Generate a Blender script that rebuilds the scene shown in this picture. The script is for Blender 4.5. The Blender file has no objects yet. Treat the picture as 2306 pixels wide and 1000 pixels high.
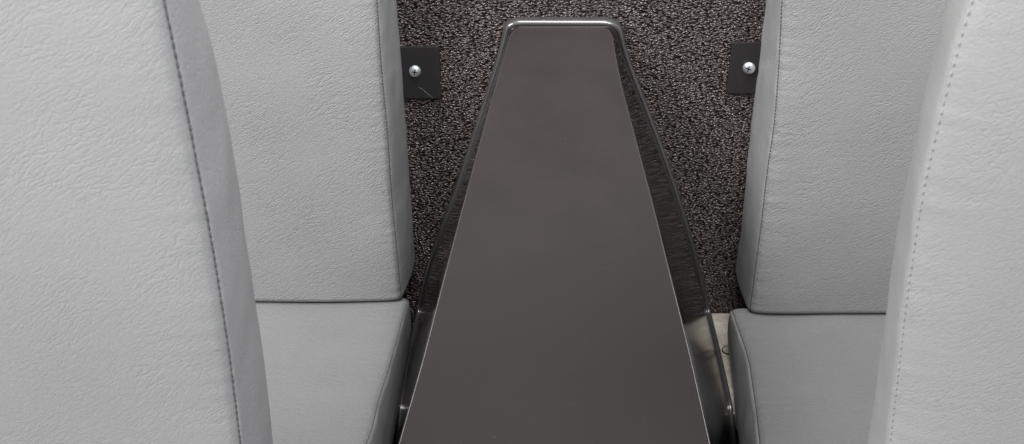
import bpy, math, random
from mathutils import Vector, noise
random.seed(7)
C = bpy.context.scene
COL = C.collection

# ------------------------------------------------------------------ camera
CAM = Vector((0.0, 0.0, 1.30))
PITCH = math.radians(29.5)
FPX, CX, CY = 2323.0, 1153.0, 500.0
cam_d = bpy.data.cameras.new('camera')
cam_d.sensor_width = 36.0
cam_d.lens = 36.0 * FPX / 2306.0
cam_d.clip_start = 0.02
cam_d.clip_end = 50
cam_d.dof.use_dof = True
cam_d.dof.focus_distance = 1.12
cam_d.dof.aperture_fstop = 16.0
cam = bpy.data.objects.new('camera', cam_d)
COL.objects.link(cam)
cam.location = CAM
cam.rotation_euler = (math.radians(90) - PITCH, 0, 0)
C.camera = cam

# ------------------------------------------------------------------ light
w = bpy.data.worlds.new('World'); C.world = w; w.use_nodes = True
bg = w.node_tree.nodes['Background']
bg.inputs[0].default_value = (0.98, 0.98, 1.0, 1)
bg.inputs[1].default_value = 0.7

def area(name, loc, target, size, power, col=(1, 1, 1), sy=None):
    d = bpy.data.lights.new(name, 'AREA'); d.energy = power; d.color = col
    d.shape = 'RECTANGLE'; d.size = size; d.size_y = sy or size
    o = bpy.data.objects.new(name, d); COL.objects.link(o)
    o.location = loc
    o.rotation_euler = (Vector(target) - Vector(loc)).to_track_quat('-Z', 'Y').to_euler()
    return o
area('key_light', (-1.75, -0.45, 2.65), (0.0, 0.85, 0.80), 1.0, 90, (1.0, 0.985, 0.97))
area('overhead_fill', (0.12, 0.62, 2.6), (0.25, 1.0, 0.70), 0.6, 21, (1.0, 0.99, 0.98))  # added overhead, no known lamp there: brightens the right cushion and side panels
area('fill_light', (0.60, -0.2, 2.3), (0.0, 1.1, 0.7), 0.5, 17, (0.97, 0.98, 1.0))

vs = C.view_settings
vs.view_transform = 'Standard'; vs.look = 'None'; vs.exposure = 0; vs.gamma = 1
vs.use_curve_mapping = False

# ------------------------------------------------------------------ measuring helpers
CP, SP = math.cos(PITCH), math.sin(PITCH)
def ray(px, py):
    x, y = (px - CX) / FPX, -(py - CY) / FPX
    return Vector((x, CP + y * SP, -SP + y * CP))
def on_plane(px, py, p0, n):
    """point of the real plane (p0, n) that is measured at photo pixel (px, py)"""
    r = ray(px, py)
    return CAM + r * ((Vector(p0) - CAM).dot(n) / r.dot(n))
def lerp_tab(tab, t):
    """tab: sorted (t, value) ; linear with linear extrapolation"""
    if t <= tab[0][0]: a, b = tab[0], tab[1]
    elif t >= tab[-1][0]: a, b = tab[-2], tab[-1]
    else:
        for a, b in zip(tab, tab[1:]):
            if a[0] <= t <= b[0]: break
    k = (t - a[0]) / (b[0] - a[0])
    return a[1] + (b[1] - a[1]) * k
def smooth_tab(tab, t, w):
    return sum(lerp_tab(tab, t + w * j / 4.0) for j in range(-4, 5)) / 9.0

# ------------------------------------------------------------------ object helpers
def tag(o, label=None, cat=None, group=None, kind=None):
    if label: o['label'] = label
    if cat: o['category'] = cat
    if group: o['group'] = group
    if kind: o['kind'] = kind
    return o
def empty(name, loc):
    o = bpy.data.objects.new(name, None); COL.objects.link(o)
    o.location = loc; o.empty_display_size = 0.05
    return o
def mesh(name, verts, faces, m, parent=None, smooth=True, root=None):
    """verts in world metres; stored relative to the root empty"""
    off = Vector(root.location) if root is not None else Vector((0, 0, 0))
    me = bpy.data.meshes.new(name)
    me.from_pydata([tuple(Vector(v) - off) for v in verts], [], faces)
    me.validate(); me.update()
    if smooth: me.polygons.foreach_set('use_smooth', [True] * len(me.polygons))
    if m: me.materials.append(m)
    o = bpy.data.objects.new(name, me); COL.objects.link(o)
    if parent is not None: o.parent = parent
    return o
def grid(rows, close=False):
    v = []; f = []
    n = len(rows[0])
    for r in rows: v += r
    for i in range(len(rows) - 1):
        for j in range(n if close else n - 1):
            k = (j + 1) % n
            f.append((i * n + j, i * n + k, (i + 1) * n + k, (i + 1) * n + j))
    return v, f
def merge(*vf):
    V = []; F = []
    for v, f in vf:
        o = len(V); V += v; F += [tuple(i + o for i in q) for q in f]
    return V, F
def box(x0, x1, y0, y1, z0, z1):
    v = [Vector((x, y, z)) for x in (x0, x1) for y in (y0, y1) for z in (z0, z1)]
    f = [(0, 1, 3, 2), (4, 6, 7, 5), (0, 4, 5, 1), (2, 3, 7, 6), (0, 2, 6, 4), (1, 5, 7, 3)]
    return v, f
def bevel(o, wd, seg=3):
    b = o.modifiers.new('bevel', 'BEVEL'); b.width = wd; b.segments = seg
    b.limit_method = 'ANGLE'; b.angle_limit = math.radians(35)
def tube(pts, r, n=8, flat=1.0, up=Vector((0, 0, 1))):
    rows = []
    for i, p in enumerate(pts):
        t = (pts[min(i + 1, len(pts) - 1)] - pts[max(i - 1, 0)]).normalized()
        s = t.cross(up).normalized(); u = s.cross(t).normalized()
        rows.append([p + s * (r * math.cos(2 * math.pi * k / n)) + u * (r * flat * math.sin(2 * math.pi * k / n)) for k in range(n)])
    v, f = grid(rows, close=True)
    f.append(tuple(range(n))); f.append(tuple(range(len(v) - n, len(v))))
    return v, f

# ------------------------------------------------------------------ materials
def mat(name):
    m = bpy.data.materials.new(name); m.use_nodes = True
    nt = m.node_tree; b = nt.nodes['Principled BSDF']
    return m, nt, b
class N:
    def __init__(s, nt): s.nt = nt
    def new(s, t, **kw):
        n = s.nt.nodes.new(t)
        for k, v in kw.items(): setattr(n, k, v)
        return n
    def link(s, a, b): s.nt.links.new(a, b)
    def coords(s, rot=(0, 0, 0), scale=(1, 1, 1), src=None):
        if src is None:
            src = s.new('ShaderNodeTexCoord').outputs['Object']
        mp = s.new('ShaderNodeMapping')
        mp.inputs['Rotation'].default_value = rot
        mp.inputs['Scale'].default_value = scale
        s.link(src, mp.inputs['Vector'])
        return mp.outputs['Vector']
    def noise(s, vec, scale, detail=2, rough=.5, dist=0, typ='FBM'):
        n = s.new('ShaderNodeTexNoise'); n.noise_type = typ
        n.inputs['Scale'].default_value = scale; n.inputs['Detail'].default_value = detail
        n.inputs['Roughness'].default_value = rough; n.inputs['Distortion'].default_value = dist
        s.link(vec, n.inputs['Vector'])
        return n
    def math(s, op, a, b=None, clamp=False):
        n = s.new('ShaderNodeMath', operation=op); n.use_clamp = clamp
        for i, q in enumerate((a, b)):
            if q is None: continue
            if isinstance(q, (int, float)): n.inputs[i].default_value = q
            else: s.link(q, n.inputs[i])
        return n.outputs[0]
    def ramp(s, fac, stops):
        n = s.new('ShaderNodeValToRGB'); e = n.color_ramp.elements
        e[0].position, e[0].color = stops[0][0], stops[0][1]
        e[1].position, e[1].color = stops[-1][0], stops[-1][1]
        for p, c in stops[1:-1]:
            x = e.new(p); x.color = c
        s.link(fac, n.inputs['Fac'])
        return n.outputs['Color']
    def bump(s, h, dist, strength=1.0, normal=None):
        n = s.new('ShaderNodeBump'); n.inputs['Distance'].default_value = dist
        n.inputs['Strength'].default_value = strength
        s.link(h, n.inputs['Height'])
        if normal is not None: s.link(normal, n.inputs['Normal'])
        return n.outputs['Normal']
def g(v, t=(1, 1, 1)): return (v * t[0], v * t[1], v * t[2], 1)

def leather(name, col, grain=1.0, scale=1.0, rot=(0, 0, 0), rough=.42, fine=1.0, cool=(.99, .995, 1.01)):
    """grey vinyl with wavy creases that run mostly one way"""
    m, nt, b = mat(name); k = N(nt)
    base = k.new('ShaderNodeTexCoord').outputs['Object']
    # bend the creases with a slow warp
    wn = k.noise(base, 9.0, 2)
    sub = k.new('ShaderNodeVectorMath', operation='SUBTRACT'); k.link(wn.outputs['Color'], sub.inputs[0]); sub.inputs[1].default_value = (.5, .5, .5)
    scl = k.new('ShaderNodeVectorMath', operation='SCALE'); k.link(sub.outputs[0], scl.inputs[0]); scl.inputs['Scale'].default_value = .035
    add = k.new('ShaderNodeVectorMath', operation='ADD'); k.link(base, add.inputs[0]); k.link(scl.outputs[0], add.inputs[1])
    fw = k.noise(base, 170, 2)
    fs = k.new('ShaderNodeVectorMath', operation='SUBTRACT'); k.link(fw.outputs['Color'], fs.inputs[0]); fs.inputs[1].default_value = (.5, .5, .5)
    fc = k.new('ShaderNodeVectorMath', operation='SCALE'); k.link(fs.outputs[0], fc.inputs[0]); fc.inputs['Scale'].default_value = .0042
    ad2 = k.new('ShaderNodeVectorMath', operation='ADD'); k.link(add.outputs[0], ad2.inputs[0]); k.link(fc.outputs[0], ad2.inputs[1])
    r1 = k.coords(rot, (1, 1, 1), src=ad2.outputs[0])
    def cells(ax, sc):
        vo = k.new('ShaderNodeTexVoronoi', feature='DISTANCE_TO_EDGE')
        vo.inputs['Scale'].default_value = sc * scale
        k.link(k.coords((0, 0, 0), ax, src=r1), vo.inputs['Vector'])
        return vo.outputs['Distance']
    e1 = k.math('POWER', k.math('MULTIPLY', cells((.27, .9, 1), 430), 4.0, True), .7)
    e2 = k.math('MULTIPLY', cells((.13, .8, 1), 190), 11.0, True)       # long deeper creases, here and there
    fn = k.noise(base, 1300 * scale, 2, .6)
    patch = k.noise(base, 22, 3)
    pm = k.math('MULTIPLY', k.math('SUBTRACT', patch.outputs['Fac'], .30, True), 3.2, True)
    e2 = k.math('SUBTRACT', 1.0, k.math('MULTIPLY', k.math('SUBTRACT', 1.0, e2), pm))
    mid = k.noise(r1, 260, 2)
    h = k.math('MULTIPLY', e1, k.math('ADD', k.math('MULTIPLY', mid.outputs['Fac'], .9), .15))
    h = k.math('ADD', h, k.math('MULTIPLY', e2, 1.1))
    h = k.math('ADD', h, k.math('MULTIPLY', fn.outputs['Fac'], .7 * fine))
    k.link(k.bump(h, .00030 * grain / scale, 1.0), b.inputs['Normal'])
    ridge = e1
    big = k.noise(base, 5, 3)
    c = k.ramp(big.outputs['Fac'], [(.3, g(col * .93, cool)), (.7, g(col * 1.05, tuple(q + .01 for q in cool)))])
    mx = k.new('ShaderNodeMix', data_type='RGBA', blend_type='MULTIPLY')
    mx.inputs[0].default_value = .30 * min(1, grain)
    k.link(c, mx.inputs[6])
    cr = k.ramp(ridge, [(0, (.55, .55, .56, 1)), (.45, (1, 1, 1, 1))]); k.link(cr, mx.inputs[7])
    k.link(mx.outputs[2], b.inputs['Base Color'])
    b.inputs['Roughness'].default_value = rough
    b.inputs['Specular IOR Level'].default_value = .42
    return m

RX = math.radians
M = {}
# face of the backrests: X-Z plane, creases rise to the right
M['back'] = leather('grey_vinyl_backrest', .275, 1.25, 1.1, rot=(0, RX(30), 0))  # base darkened to stand in for weaker light at the wall
M['near'] = leather('grey_vinyl_near_lit', .365, .72, 1.75, rot=(0, RX(34), 0), rough=.5, cool=(.995, 1, 1.0))  # same vinyl, base lightened to stand in for stronger light near the camera
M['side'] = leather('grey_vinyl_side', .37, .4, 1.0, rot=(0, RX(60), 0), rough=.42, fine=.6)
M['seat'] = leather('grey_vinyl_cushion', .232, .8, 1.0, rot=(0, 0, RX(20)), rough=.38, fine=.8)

def plain(name, col, rough=.5, metal=0, spec=.5, bump=None, tint=(1, 1, 1)):
    m, nt, b = mat(name); k = N(nt)
    base = k.coords()
    n = k.noise(base, 30, 3)
    k.link(k.ramp(n.outputs['Fac'], [(.3, g(col * .9, tint)), (.7, g(col * 1.1, tint))]), b.inputs['Base Color'])
    b.inputs['Roughness'].default_value = rough; b.inputs['Metallic'].default_value = metal
    b.inputs['Specular IOR Level'].default_value = spec
    if bump:
        q = k.noise(base, bump[0], 2)
        k.link(k.bump(q.outputs['Fac'], bump[1]), b.inputs['Normal'])
    return m
M['thread_dark'] = plain('dark_thread', .05, .8)
M['thread_grey'] = plain('grey_thread', .14, .8)
M['thread_pale'] = plain('pale_thread', .33, .8)
M['thread_mid'] = plain('mid_grey_thread', .09, .8)
M['metal'] = plain('screw_zinc', .9, .36, .85, tint=(.95, 1, 1.03))
M['recess'] = plain('screw_recess', .05, .5, .8)

# pebbled black wall vinyl
def wall_vinyl():
    m, nt, b = mat('pebbled_black_vinyl'); k = N(nt)
    base = k.new('ShaderNodeTexCoord').outputs['Object']
    wn = k.noise(base, 95, 2)
    sub = k.new('ShaderNodeVectorMath', operation='SUBTRACT'); k.link(wn.outputs['Color'], sub.inputs[0]); sub.inputs[1].default_value = (.5, .5, .5)
    scl = k.new('ShaderNodeVectorMath', operation='SCALE'); k.link(sub.outputs[0], scl.inputs[0]); scl.inputs['Scale'].default_value = .006
    add = k.new('ShaderNodeVectorMath', operation='ADD'); k.link(base, add.inputs[0]); k.link(scl.outputs[0], add.inputs[1])
    st = k.coords((0, RX(8), 0), (.66, 1, 1.2), src=add.outputs[0])
    v = k.new('ShaderNodeTexVoronoi', feature='SMOOTH_F1'); v.inputs['Scale'].default_value = 345
    v.inputs['Smoothness'].default_value = .25; v.inputs['Randomness'].default_value = .85
    k.link(st, v.inputs['Vector'])
    h = k.math('SUBTRACT', 1.0, k.math('POWER', v.outputs['Distance'], 1.4))
    f2 = k.noise(base, 420, 2)
    h = k.math('ADD', h, k.math('MULTIPLY', f2.outputs['Fac'], .5))
    k.link(k.bump(h, .0036, 1.0), b.inputs['Normal'])
    c = k.ramp(v.outputs['Distance'], [(.2, (.100, .082, .077, 1)), (.75, (.016, .010, .010, 1))])  # shade in the pits painted into the colour
    k.link(c, b.inputs['Base Color'])
    b.inputs['Roughness'].default_value = .17; b.inputs['Specular Tint'].default_value = (1, .93, .9, 1)
    k.link(k.ramp(v.outputs['Distance'], [(.3, g(1.0)), (.7, g(.05))]), b.inputs['Specular IOR Level'])  # gloss cut in the pits, standing in for their self-shadowing
    return m
M['wall'] = wall_vinyl()

def matte_top():
    m, nt, b = mat('satin_charcoal_laminate'); k = N(nt)
    base = k.coords()
    n = k.noise(base, 11, 3, .6); n2 = k.noise(base, 700, 2)
    c = k.ramp(n.outputs['Fac'], [(.3, (.025, .0198, .0195, 1)), (.7, (.034, .0272, .0272, 1))])
    # tiny pale specks of dust
    v = k.new('ShaderNodeTexVoronoi'); v.inputs['Scale'].default_value = 60; k.link(base, v.inputs['Vector'])
    sp = k.math('LESS_THAN', v.outputs['Distance'], .035)
    rs = k.new('ShaderNodeSeparateColor'); k.link(v.outputs['Color'], rs.inputs[0])
    sp = k.math('MULTIPLY', sp, k.math('GREATER_THAN', rs.outputs[0], .72))
    mx = k.new('ShaderNodeMix', data_type='RGBA'); k.link(k.math('MULTIPLY', sp, .2), mx.inputs[0]); k.link(c, mx.inputs[6]); mx.inputs[7].default_value = (.35, .34, .33, 1)
    k.link(mx.outputs[2], b.inputs['Base Color'])
    r = k.ramp(n.outputs['Fac'], [(.3, g(.52)), (.7, g(.62))]); k.link(r, b.inputs['Roughness'])
    k.link(k.bump(n2.outputs['Fac'], .0003), b.inputs['Normal'])
    b.inputs['Specular IOR Level'].default_value = .24
    return m
M['top'] = matte_top()

def gloss_black():
    m, nt, b = mat('gloss_black_moulding'); k = N(nt)
    base = k.coords()
    n = k.noise(base, 25, 2); sc = k.noise(k.coords((0, 0, 0), (1, .2, 2)), 260, 2)
    k.link(k.ramp(n.outputs['Fac'], [(.3, (.012, .010, .010, 1)), (.7, (.020, .017, .017, 1))]), b.inputs['Base Color'])
    k.link(k.ramp(sc.outputs['Fac'], [(.4, g(.045)), (.7, g(.07))]), b.inputs['Roughness'])
    b.inputs['Specular IOR Level'].default_value = .24
    k.link(k.bump(sc.outputs['Fac'], .00012), b.inputs['Normal'])
    return m
M['gloss'] = gloss_black()
M['glint'] = plain('gloss_edge_glint', .07, .24, .2, .8)  # for the added highlight line along the console top
M['lip'] = plain('satin_black_lip', .14, .22, .6, .8, tint=(1.05, 1, 1.02))
M['plate'] = plain('black_painted_plate', .018, .42, 0, .5, bump=(500, .0001), tint=(1.1, .98, 1))
M['black'] = plain('dark_underside', .012, .7)
def ledge_mat():
    m, nt, b = mat('beige_speckled_board'); k = N(nt)
    base = k.coords()
    n = k.noise(base, 60, 4, .7); n2 = k.noise(base, 380, 3, .7)
    c = k.ramp(k.math('ADD', k.math('MULTIPLY', n.outputs['Fac'], .6), k.math('MULTIPLY', n2.outputs['Fac'], .4)),
               [(.34, (.36, .32, .26, 1)), (.47, (.46, .42, .35, 1)), (.65, (.66, .62, .54, 1))])
    k.link(c, b.inputs['Base Color']); b.inputs['Roughness'].default_value = .6
    k.link(k.bump(n2.outputs['Fac'], .0004), b.inputs['Normal'])
    return m
M['ledge'] = ledge_mat()

# ------------------------------------------------------------------ setting
YW = 1.30                                     # wall
Y_AX = Vector((0, 1, 0)); Z_AX = Vector((0, 0, 1))
Z_LEDGE = on_plane(1620, 705, (0, YW, 0), Y_AX).z
wv, wf = grid([[Vector((-1.6 + 3.2 * i / 2, YW, z)) for i in range(3)] for z in (0.0, 2.3)])
wall = mesh('wall', *merge(box(-1.6, 1.6, YW, YW + .04, 0.0, 2.3)), M['wall'], smooth=False)
tag(wall, 'black pebbled vinyl wall panel behind the seats', 'wall', kind='structure')
fl = mesh('floor', *box(-1.6, 1.6, -1.2, YW, -.04, 0.0), M['black'], smooth=False)
tag(fl, 'dark floor under the seats', 'floor', kind='structure')
Y_LEDGE = on_plane(1650, 932, (0, 0, Z_LEDGE), Z_AX).y
ledge = mesh('ledge', *box(0.0, 1.2, Y_LEDGE, YW - .001, 0.0, Z_LEDGE), M['ledge'], smooth=False)
tag(ledge, 'beige speckled ledge at the foot of the black wall', 'ledge', kind='structure')
# round plug let into the ledge
pc = on_plane(1641, 790, (0, 0, Z_LEDGE), Z_AX)
def lathe(prof, c, n=32, ax=Z_AX):
    a = ax.normalized(); s = (a.orthogonal()).normalized(); t = a.cross(s)
    rows = [[c + s * (r * math.cos(2 * math.pi * k / n)) + t * (r * math.sin(2 * math.pi * k / n)) + a * h for k in range(n)] for r, h in prof]
    return grid(rows, close=True)
plug = mesh('plug', *lathe([(.0085, -.001), (.0085, .0016), (.0078, .0024), (.007, .0022), (.0065, .0012), (.0001, .0014)], pc), M['ledge'])
tag(plug, 'small round beige plug in the ledge beside the right cushion', 'plug')
ring = mesh('rim', *lathe([(.0104, .0002), (.0096, .0022), (.0085, .0004)], pc), M['black'], parent=plug)

# ------------------------------------------------------------------ upholstered pads
def pad(root, face_name, side_name, rows, Nf, Sd, thick, m_face, m_side, roll=.007, rollw=.03,
        bulge=.004, pucker=0.0, stitch=None, gap=.0046, slen=.0030, seed=0, parts_parent=None, label_side=None, groove=.0014, wave=.0, lipa=.0011, lipd=.0022, lipw=.0016):
    """rows: list of (t, F, S, O, B): far edge, seam, rear outer edge, far rear edge.
    Nf = outward normal of the face, Sd = outward direction of the side."""
    nF = 60
    face = []; side = []
    L = len(rows)
    for i, (t, F, S, O, B, sh) in enumerate(rows):
        rf = []
        wl = (F - S).length
        for j in range(nF + 1):
            u = 1 - (1 - j / nF) ** 2.6 if False else j / nF
            d = wl * (1 - u) ** 2.6                      # distance from the seam, dense near it
            p = S + (F - S) * (d / wl)
            e = -roll * math.exp(-(d / rollw) * 1.6) * (1)
            e += roll
            if d < .006: e -= groove * (1 - d / .006) ** 2
            if pucker:
                q = noise.noise(Vector((t * 130, seed * 3.1, d * 14)))
                e += pucker * q * math.exp(-d / .018)
            e += .0016 * noise.noise(Vector((p.x * 11, p.y * 11 + seed, p.z * 11)))
            if wave: e += wave * noise.noise(Vector((t * 22, d * 9, seed)))
            rf.append(p + Nf * (e - roll) * sh)
        # rear of the pad (part of the face mesh): from far rear edge back round
        face.append([B] + rf)
        rs = []
        S2 = rf[-1]
        n = 28
        for j in range(n + 1):
            u = j / n
            p = S2.lerp(O, u)
            d = (O - S2).length * u
            b = bulge * (math.sin(math.pi * min(1, u * 1.0)) ** .45)
            ridge = lipa * math.exp(-((d - lipd) / lipw) ** 2) * (1 if 0 < j < n else 0)
            if pucker: b += pucker * .7 * noise.noise(Vector((t * 60, seed * 7.7, 2))) * math.exp(-d / .02) * (1 if 0 < j < n else 0)
            if 0 < j < n: b += .0010 * noise.noise(Vector((t * 25, d * 30, seed + 9)))
            rs.append(p + Sd * b * sh + Nf * ridge)
        rs.append(B)
        side.append(rs)
    fo = mesh(face_name, *grid(face), m_face, parent=root, root=root)
    so = mesh(side_name, *grid(side), m_side, parent=root, root=root)
    if stitch:
        V = []; Fq = []
        # walk down the seam laying one short stitch after another
        line = [r[-1] for r in face]
        seamn = [(a[0] - a[0]) for a in line] if False else None
        acc = 0; pos = []
        nxt = 0.0
        for a, b_ in zip(line, line[1:]):
            l = (b_ - a).length
            while nxt < acc + l:
                pos.append((a.lerp(b_, (nxt - acc) / l), (b_ - a).normalized()))
                nxt += gap
            acc += l
        for p, tdir in pos:
            c = p + Nf * .0004 + Sd * .0002
            v, f = tube([c - tdir * slen * .5, c - tdir * slen * .25 + Nf * .0005, c + tdir * slen * .25 + Nf * .0005, c + tdir * slen * .5], stitch[1], 6, up=Nf)
            o_ = len(V); V += v; Fq += [tuple(i2 + o_ for i2 in q) for q in f]
        mesh('stitching', V, Fq, stitch[0], parent=fo, root=root)
    return fo, so

def backrest(root, seam_px, outer_px, sgn, yf_bot, yf_top, thick, z0, z1, far, names, cap=.03, **kw):
    """upright pad; sgn = +1 when its side faces +x"""
    Zb, Zt = z0, z1
    tilt = (yf_top - yf_bot) / 0.5
    nrm = Vector((0, -1, tilt)).normalized()
    p0 = Vector((0, yf_bot, .45))
    p1 = p0 + Vector((0, thick, 0))
    S = sorted([(q.z, q.x) for q in (on_plane(x, y, p0 + Vector((0, kw.get('roll', .007), 0)), nrm) for x, y in seam_px)])
    O = sorted([(q.z, q.x) for q in (on_plane(x, y, p1, nrm) for x, y in outer_px)])
    rows = []
    n = int((Zt - Zb) / .002)
    def row(z, sh=1.0, zz=None):
        yf = p0.y + (z - .45) * tilt
        yr = yf + thick
        ym = (yf + yr) / 2
        sx, ox = smooth_tab(S, z, .02), smooth_tab(O, z, .02)
        cxm = (sx + ox) / 2 - sgn * .01
        fx = far
        a = ym + (yf - ym) * sh; c = ym + (yr - ym) * sh
        z_ = zz if zz is not None else z
        ins = (1 - sh) * .02 * sgn
        return (z_, Vector((fx, a, z_)), Vector((sx - ins, a, z_)), Vector((ox - ins, c, z_)), Vector((fx, c, z_)), max(sh, 0.02))
    for k in range(7, 0, -1):
        a = math.pi / 2 * k / 7
        rows.append(row(Zb, math.cos(a) if k < 7 else .02, Zb - cap * math.sin(a)))
    for i in range(n + 1): rows.append(row(Zb + (Zt - Zb) * i / n))
    for k in range(1, 8):
        a = math.pi / 2 * k / 7
        rows.append(row(Zt, math.cos(a) if k < 7 else .02, Zt + cap * math.sin(a)))
    return pad(root, names[0], names[1], rows, nrm, Vector((sgn, 0, 0)), thick, **kw)

def cushion(root, seam_px, outer_px, sgn, ztop, zbot, y0, y1, far, cap=.02, **kw):
    S = sorted([(q.y, q.x) for q in (on_plane(x, y, (0, 0, ztop), Z_AX) for x, y in seam_px)])
    O = sorted([(q.y, q.x) for q in (on_plane(x, y, (0, 0, zbot), Z_AX) for x, y in outer_px)])
    rows = []
    n = int((y1 - y0) / .002)
    zm = (ztop + zbot) / 2
    def row(y, sh=1.0, yy=None):
        sx, ox = smooth_tab(S, y, .015), smooth_tab(O, y, .015)
        a = zm + (ztop - zm) * sh; c = zm + (zbot - zm) * sh
        q = yy if yy is not None else y
        ins = (1 - sh) * .016 * sgn
        return (q, Vector((far, q, a)), Vector((sx - ins, q, a)), Vector((ox - ins, q, c)), Vector((far, q, c)), max(sh, .02))
    for k in range(7, 0, -1):
        a = math.pi / 2 * k / 7
        rows.append(row(y0, math.cos(a) if k < 7 else .02, y0 - cap * math.sin(a)))
    for i in range(n + 1): rows.append(row(y0 + (y1 - y0) * i / n))
    for k in range(1, 8):
        a = math.pi / 2 * k / 7
        rows.append(row(y1, math.cos(a) if k < 7 else .02, y1 + cap * math.sin(a)))
    return pad(root, 'seat_cushion', 'cushion_side', rows, Z_AX, Vector((sgn, 0, 0)), ztop - zbot, **kw)

YB = 1.175                                     # front of the wall-side backrests at cushion level
ZCR = on_plane(1800, 716, (0, YB, 0), Y_AX).z   # cushion tops
ZCL = on_plane(740, 690, (0, YB, 0), Y_AX).z

GR = 'grey seats against the black wall'
# ---- left seat against the wall
sl = empty('seat', (-.33, 1.0, 0))
tag(sl, 'grey vinyl seat against the black wall, left of the dark console', 'seat', GR)
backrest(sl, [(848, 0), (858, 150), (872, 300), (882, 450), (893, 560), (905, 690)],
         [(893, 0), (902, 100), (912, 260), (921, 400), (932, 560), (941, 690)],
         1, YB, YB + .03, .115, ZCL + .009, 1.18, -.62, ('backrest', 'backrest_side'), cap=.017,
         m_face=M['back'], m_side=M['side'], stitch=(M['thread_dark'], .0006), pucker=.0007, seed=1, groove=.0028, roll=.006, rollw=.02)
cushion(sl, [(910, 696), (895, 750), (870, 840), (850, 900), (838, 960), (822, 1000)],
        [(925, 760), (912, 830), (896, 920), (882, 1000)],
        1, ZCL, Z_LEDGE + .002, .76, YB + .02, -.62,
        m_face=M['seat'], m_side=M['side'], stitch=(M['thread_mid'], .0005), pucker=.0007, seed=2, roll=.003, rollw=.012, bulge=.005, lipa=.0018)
v, f = box(-.62, -.16, .80, 1.17, 0.0, Z_LEDGE)
bo = mesh('seat_base', v, f, M['black'], parent=sl, root=sl, smooth=False)
# ---- right seat against the wall
sr = empty('seat', (.46, 1.0, 0))
tag(sr, 'grey vinyl seat against the black wall, right of the dark console by the beige ledge', 'seat', GR)
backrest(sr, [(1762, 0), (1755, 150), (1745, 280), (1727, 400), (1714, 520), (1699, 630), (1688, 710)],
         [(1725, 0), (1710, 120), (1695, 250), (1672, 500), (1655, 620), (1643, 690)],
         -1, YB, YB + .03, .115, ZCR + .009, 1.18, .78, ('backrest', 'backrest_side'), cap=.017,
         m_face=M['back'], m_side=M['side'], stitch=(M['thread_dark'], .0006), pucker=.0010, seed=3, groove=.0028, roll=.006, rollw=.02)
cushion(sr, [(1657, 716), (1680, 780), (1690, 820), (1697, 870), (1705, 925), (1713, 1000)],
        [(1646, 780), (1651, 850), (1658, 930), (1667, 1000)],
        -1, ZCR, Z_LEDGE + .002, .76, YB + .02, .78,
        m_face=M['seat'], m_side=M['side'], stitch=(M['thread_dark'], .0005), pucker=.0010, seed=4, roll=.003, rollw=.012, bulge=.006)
v, f = box(.30, .78, .80, Y_LEDGE - .003, 0.0, Z_LEDGE)
mesh('seat_base', v, f, M['black'], parent=sr, root=sr, smooth=False)

# ---- near seats, seen from behind
GN = 'near grey seats seen from behind'
nl = empty('seat', (-.42, .55, 0))
tag(nl, 'large grey seat nearest the camera at the left, with dark stitched seam', 'seat', GN)
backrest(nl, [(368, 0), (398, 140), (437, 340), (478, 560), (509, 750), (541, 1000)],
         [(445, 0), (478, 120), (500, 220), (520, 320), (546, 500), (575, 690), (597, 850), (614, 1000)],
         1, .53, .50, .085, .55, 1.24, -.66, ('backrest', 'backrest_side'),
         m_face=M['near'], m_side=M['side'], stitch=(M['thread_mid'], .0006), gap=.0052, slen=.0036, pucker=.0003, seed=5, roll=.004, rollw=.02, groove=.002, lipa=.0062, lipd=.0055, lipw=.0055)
nr = empty('seat', (.55, .55, 0))
tag(nr, 'large grey seat nearest the camera at the right, with soft puckered edge', 'seat', GN)
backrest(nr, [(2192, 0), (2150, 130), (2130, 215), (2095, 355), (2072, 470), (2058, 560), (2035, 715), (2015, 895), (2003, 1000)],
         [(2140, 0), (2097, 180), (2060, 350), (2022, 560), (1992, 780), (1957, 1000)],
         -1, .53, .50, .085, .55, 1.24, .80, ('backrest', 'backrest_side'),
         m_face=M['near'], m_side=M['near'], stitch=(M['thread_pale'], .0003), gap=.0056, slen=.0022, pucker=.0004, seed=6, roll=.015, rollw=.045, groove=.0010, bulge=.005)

# ------------------------------------------------------------------ console
def resample(pts, m):
    cum = [0]
    for a, b in zip(pts, pts[1:]): cum.append(cum[-1] + (b - a).length)
    r = []
    for i in range(m + 1):
        t = cum[-1] * i / m
        for j in range(len(pts) - 1):
            if cum[j] <= t <= cum[j + 1] + 1e-9: break
        k = (t - cum[j]) / max(1e-9, cum[j + 1] - cum[j])
        p0 = pts[max(j - 1, 0)]; p1 = pts[j]; p2 = pts[j + 1]; p3 = pts[min(j + 2, len(pts) - 1)]
        r.append(p1.lerp(p2, k))
    return r
def soften(p, it=6):
    p = list(p)
    for _ in range(it):
        p = [p[0]] + [(p[i - 1] + 2 * p[i] + p[i + 1]) / 4 for i in range(1, len(p) - 1)] + [p[-1]]
    return p
FA = on_plane(1265, 65, (0, 1.262, 0), Y_AX)
FB = on_plane(1248, 1060, (0, .75, 0), Y_AX)
dirv = (FB - FA); dirv.x = 0
fn = Vector((1, 0, 0)).cross(dirv).normalized()
if fn.z < 0: fn = -fn
con = empty('console', (.05, 1.0, 0))
tag(con, 'dark tapered console with satin top and glossy black sides between the seats', 'console')
def fp(x, y, depth=0.0): return on_plane(x, y, FA - fn * depth, fn)
TL, TR = (1156, 66), (1377, 66)
BLx, BRx = 884, 1611          # at y 1055
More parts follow.
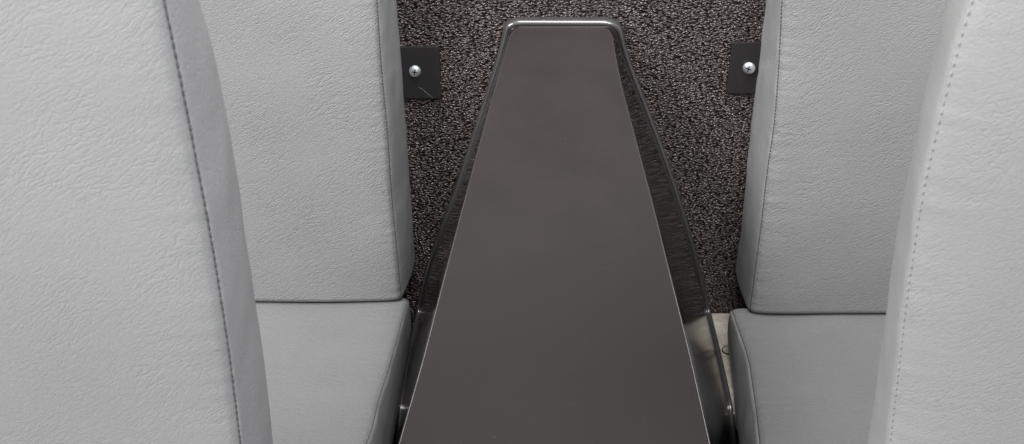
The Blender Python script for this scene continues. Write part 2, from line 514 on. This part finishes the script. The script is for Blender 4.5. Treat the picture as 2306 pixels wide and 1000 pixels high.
# top panel outline (rounded rear corners)
out = []
left = [(880, 1070), (925, 905), (950, 830), (980, 705), (1010, 590), (1045, 460), (1075, 345), (1105, 235), (1130, 150), (1148, 88)]
right = [(1379, 88), (1390, 165), (1418, 265), (1448, 380), (1480, 500), (1508, 620), (1540, 740), (1565, 850), (1590, 965), (1614, 1070)]
def arc2(a, c, b, n=6):
    r = []
    for i in range(n + 1):
        t = i / n
        r.append(((1 - t) ** 2 * a[0] + 2 * t * (1 - t) * c[0] + t * t * b[0], (1 - t) ** 2 * a[1] + 2 * t * (1 - t) * c[1] + t * t * b[1]))
    return r
outline = left + arc2((1149, 84), (1154, 66), (1170, 65)) + arc2((1360, 65), (1374, 66), (1378, 84)) + right
P = [fp(x, y) for x, y in outline]
def even(pts, m, it):
    q = resample(pts, m)
    return soften(q, it)
PL, PM, PR = even(P[:len(left)], 40, 14), P[len(left):len(P) - len(right)], even(P[len(P) - len(right):], 40, 14)
P = PL + PM + PR
n = len(P)
TH = .004
v = P + [p - fn * TH for p in P]
f = [tuple(range(n))] + [tuple(reversed(range(n, 2 * n)))] + [(i, (i + 1) % n, n + (i + 1) % n, n + i) for i in range(n)]
tp = mesh('top_panel', v, f, M['top'], parent=con, root=con, smooth=False); bevel(tp, .0010, 2)
mesh('edge_glint', *tube([p - fn * .0011 for p in P], .0012, 8, up=fn), M['glint'], parent=con, root=con)  # thin glossy bead added to draw the highlight along the panel edge

# rim: outer bead, measured per station with its own depth under the top
WALL_P, LEDGE_P = 'wall', 'ledge'
rim_l = [(868, 1410), (884, 1200), (896, 1000), (903, 930), (914, 840), (929, 770), (943, 705), (955, 650), (968, 600), (987, 545), (1004, 495), (1030, 430), (1056, 350), (1089, 250), (1127, 130), (1143, 74)]
rim_r = [(1394, 74), (1404, 115), (1422, 165), (1455, 250), (1493, 350), (1526, 450), (1542, 500), (1556, 550), (1569, 600), (1582, 650), (1595, 705), (1618, 800), (1635, 880), (1646, 930), (1653, 1000), (1666, 1200), (1676, 1410)]
def rim_arc(a, c, b, n=7): return arc2(a, c, b, n)
rim = rim_l + rim_arc((1141, 68), (1150, 53), (1168, 53)) + [(1265, 53)] + rim_arc((1362, 53), (1384, 53), (1394, 68)) + rim_r
def rim_pt(x, y):
    if y <= 704: return on_plane(x, y, (0, YW - .008, 0), Y_AX)
    if y > 931: return on_plane(x, y, (0, Y_LEDGE - .006, 0), Y_AX)
    return on_plane(x, y, (0, 0, Z_LEDGE + .006), Z_AX)
R = [rim_pt(*q) for q in rim]
# smooth resample of both curves
def photo_y(p):
    q = p - CAM
    return CY - FPX * (q.y * SP + q.z * CP) / (q.y * CP - q.z * SP)
def cut(px, pts, ya, yb):
    """stretch of a measured line between two photo heights (both ends interpolated)"""
    q = sorted(zip([photo_y(p) for p in pts], range(len(pts))))
    tab = [(y, pts[i]) for y, i in q]
    r = []
    for k in range(21):
        y = ya + (yb - ya) * k / 20
        r.append(lerp_tab(tab, y))
    return resample(r, 16)
kn = [(1070, 1410), (900, 930), (700, 705), (500, 520), (250, 250), (88, 72)]
Lp, Rp = PL, PR
Lr, Rr = R[:len(rim_l)], R[len(R) - len(rim_r):]
inner, outer = [], []
for (a, a2), (b, b2) in zip(kn, kn[1:]):
    inner += cut(left, Lp, a, b)[:-1]; outer += cut(rim_l, Lr, a2, b2)[:-1]
NL = len(inner)
inner += resample([PL[-1]] + PM + [PR[0]], 60)[:-1]
outer += soften(resample(R[len(rim_l) - 1:len(R) - len(rim_r) + 1], 60), 1)[:-1]
NR = len(inner)
kr = kn[::-1]
for (a, a2), (b, b2) in zip(kr, kr[1:]):
    inner += cut(right, Rp, a, b)[:-1]; outer += cut(rim_r, Rr, a2, b2)[:-1]
inner.append(Rp[-1]); outer.append(Rr[-1])
outer = soften(outer, 2)
rows = []
for a, b in zip(inner, outer):
    a0 = a - fn * TH
    w_ = (b - a).length
    r = [a0 + (a0 - b).normalized() * 0.006 - fn * .0015, a0]
    for j in range(1, 9):
        u = j / 8
        p = a0.lerp(b, u)
        r.append(p)
    rows.append(r)
sh = mesh('side_moulding', *grid(rows), M['gloss'], parent=con, root=con)
NO = len(outer)
ups = [(-Y_AX if (p.z > Z_LEDGE + .02 or p.z < Z_LEDGE - .005) else Z_AX) for p in outer]
ups = soften(ups, 4); ups = [u.normalized() for u in ups]
lip = []
for i, p in enumerate(outer):
    t = (outer[min(i + 1, NO - 1)] - outer[max(i - 1, 0)]).normalized()
    d = t.cross(ups[i]).normalized()
    want = Vector((-1, 0, 0)) if i < NL else (Vector((1, 0, 0)) if i > NR else Z_AX)
    if d.dot(want) < 0: d = -d
    k_ = min(1.0, max(0.0, (i - NL + 4) / 8)) * min(1.0, max(0.0, (NR + 4 - i) / 8))
    w1 = .0050 + .0020 * k_
    sec = [(-.75, -.1), (-.55, .50), (-.2, .85), (.2, .95), (.6, .75), (.9, .30), (1.0, -.2), (1.0, -.9)]
    lip.append([p + d * (w1 * a) + ups[i] * (w1 * b) for a, b in sec])
keep = lip
lo = mesh('lip', *grid(keep), M['lip'], parent=con, root=con)
ss = lo.modifiers.new('sub', 'SUBSURF'); ss.levels = 2; ss.render_levels = 2
# front board closing the console below the frame
v = [inner[0] - fn * TH, inner[-1] - fn * TH, outer[-1], outer[0]]
mesh('front_board', v, [(0, 1, 2, 3)], M['gloss'], parent=con, root=con, smooth=False)

# ------------------------------------------------------------------ wall plates with screws
def plate(x0, x1, y0, y1, sx, sy, label, lean=0.0, scratch=False):
    pa = on_plane(x0, y0, (0, YW - .004, 0), Y_AX); pb = on_plane(x1, y1, (0, YW - .004, 0), Y_AX)
    r = empty('wall_bracket', (0.5 * (pa.x + pb.x), YW, pb.z))
    tag(r, label, 'bracket', 'black metal brackets screwed to the wall')
    o = mesh('plate', *box(pa.x, pb.x, YW - .0045, YW - .0008, pb.z, pa.z), M['plate'], parent=r, root=r, smooth=False)
    bevel(o, .0009, 2)
    c = on_plane(sx, sy, (0, YW - .009, 0), Y_AX); c.y = YW - .0045
    ax = Vector((lean, -1, .05)).normalized()
    if lean:      # this screw was driven in at a slant and stands a little proud
        mesh('shank', *lathe([(.0030, -.001), (.0030, .0045)], c, 20, ax), M['metal'], parent=r, root=r)
        c = c + ax * .003
    prof = [(.0076, 0), (.0083, .0006), (.0083, .0012), (.0078, .0026), (.0064, .0039), (.0046, .0047), (.0024, .0050), (.0001, .0051)]
    so = mesh('screw', *lathe(prof, c, 28, ax), M['metal'], parent=r, root=r)
    s = ax.orthogonal().normalized(); t = ax.cross(s)
    V = []; F = []
    for ang in (.6, .6 + math.pi / 2):
        d = s * math.cos(ang) + t * math.sin(ang); e = ax.cross(d)
        b = [c + d * (a * .0036) + e * (b_ * .0008) + ax * h for a in (-1, 1) for b_ in (-1, 1) for h in (.0030, .0053 - (.0000))]
        o_ = len(V); V += b; F += [tuple(i + o_ for i in q) for q in [(0, 1, 3, 2), (4, 6, 7, 5), (0, 4, 5, 1), (2, 3, 7, 6), (0, 2, 6, 4), (1, 5, 7, 3)]]
        ax_h = .0002
    mesh('cross_slot', V, F, M['recess'], parent=so, root=r, smooth=False)
    if scratch:
        q = [on_plane(x, y, (0, YW - .0047, 0), Y_AX) for x, y in ((941, 196), (950, 200), (962, 210), (975, 221))]
        mesh('scratch', *tube(q, .0002, 5, up=Y_AX), M['thread_pale'], parent=r, root=r)
    return r
plate(880, 994, 105, 222, 934, 163, 'black metal bracket with a scratch, beside the left seat', scratch=True)
plate(1648, 1740, 95, 211, 1689, 154, 'black metal bracket with a crooked screw, beside the right seat', lean=-.35)
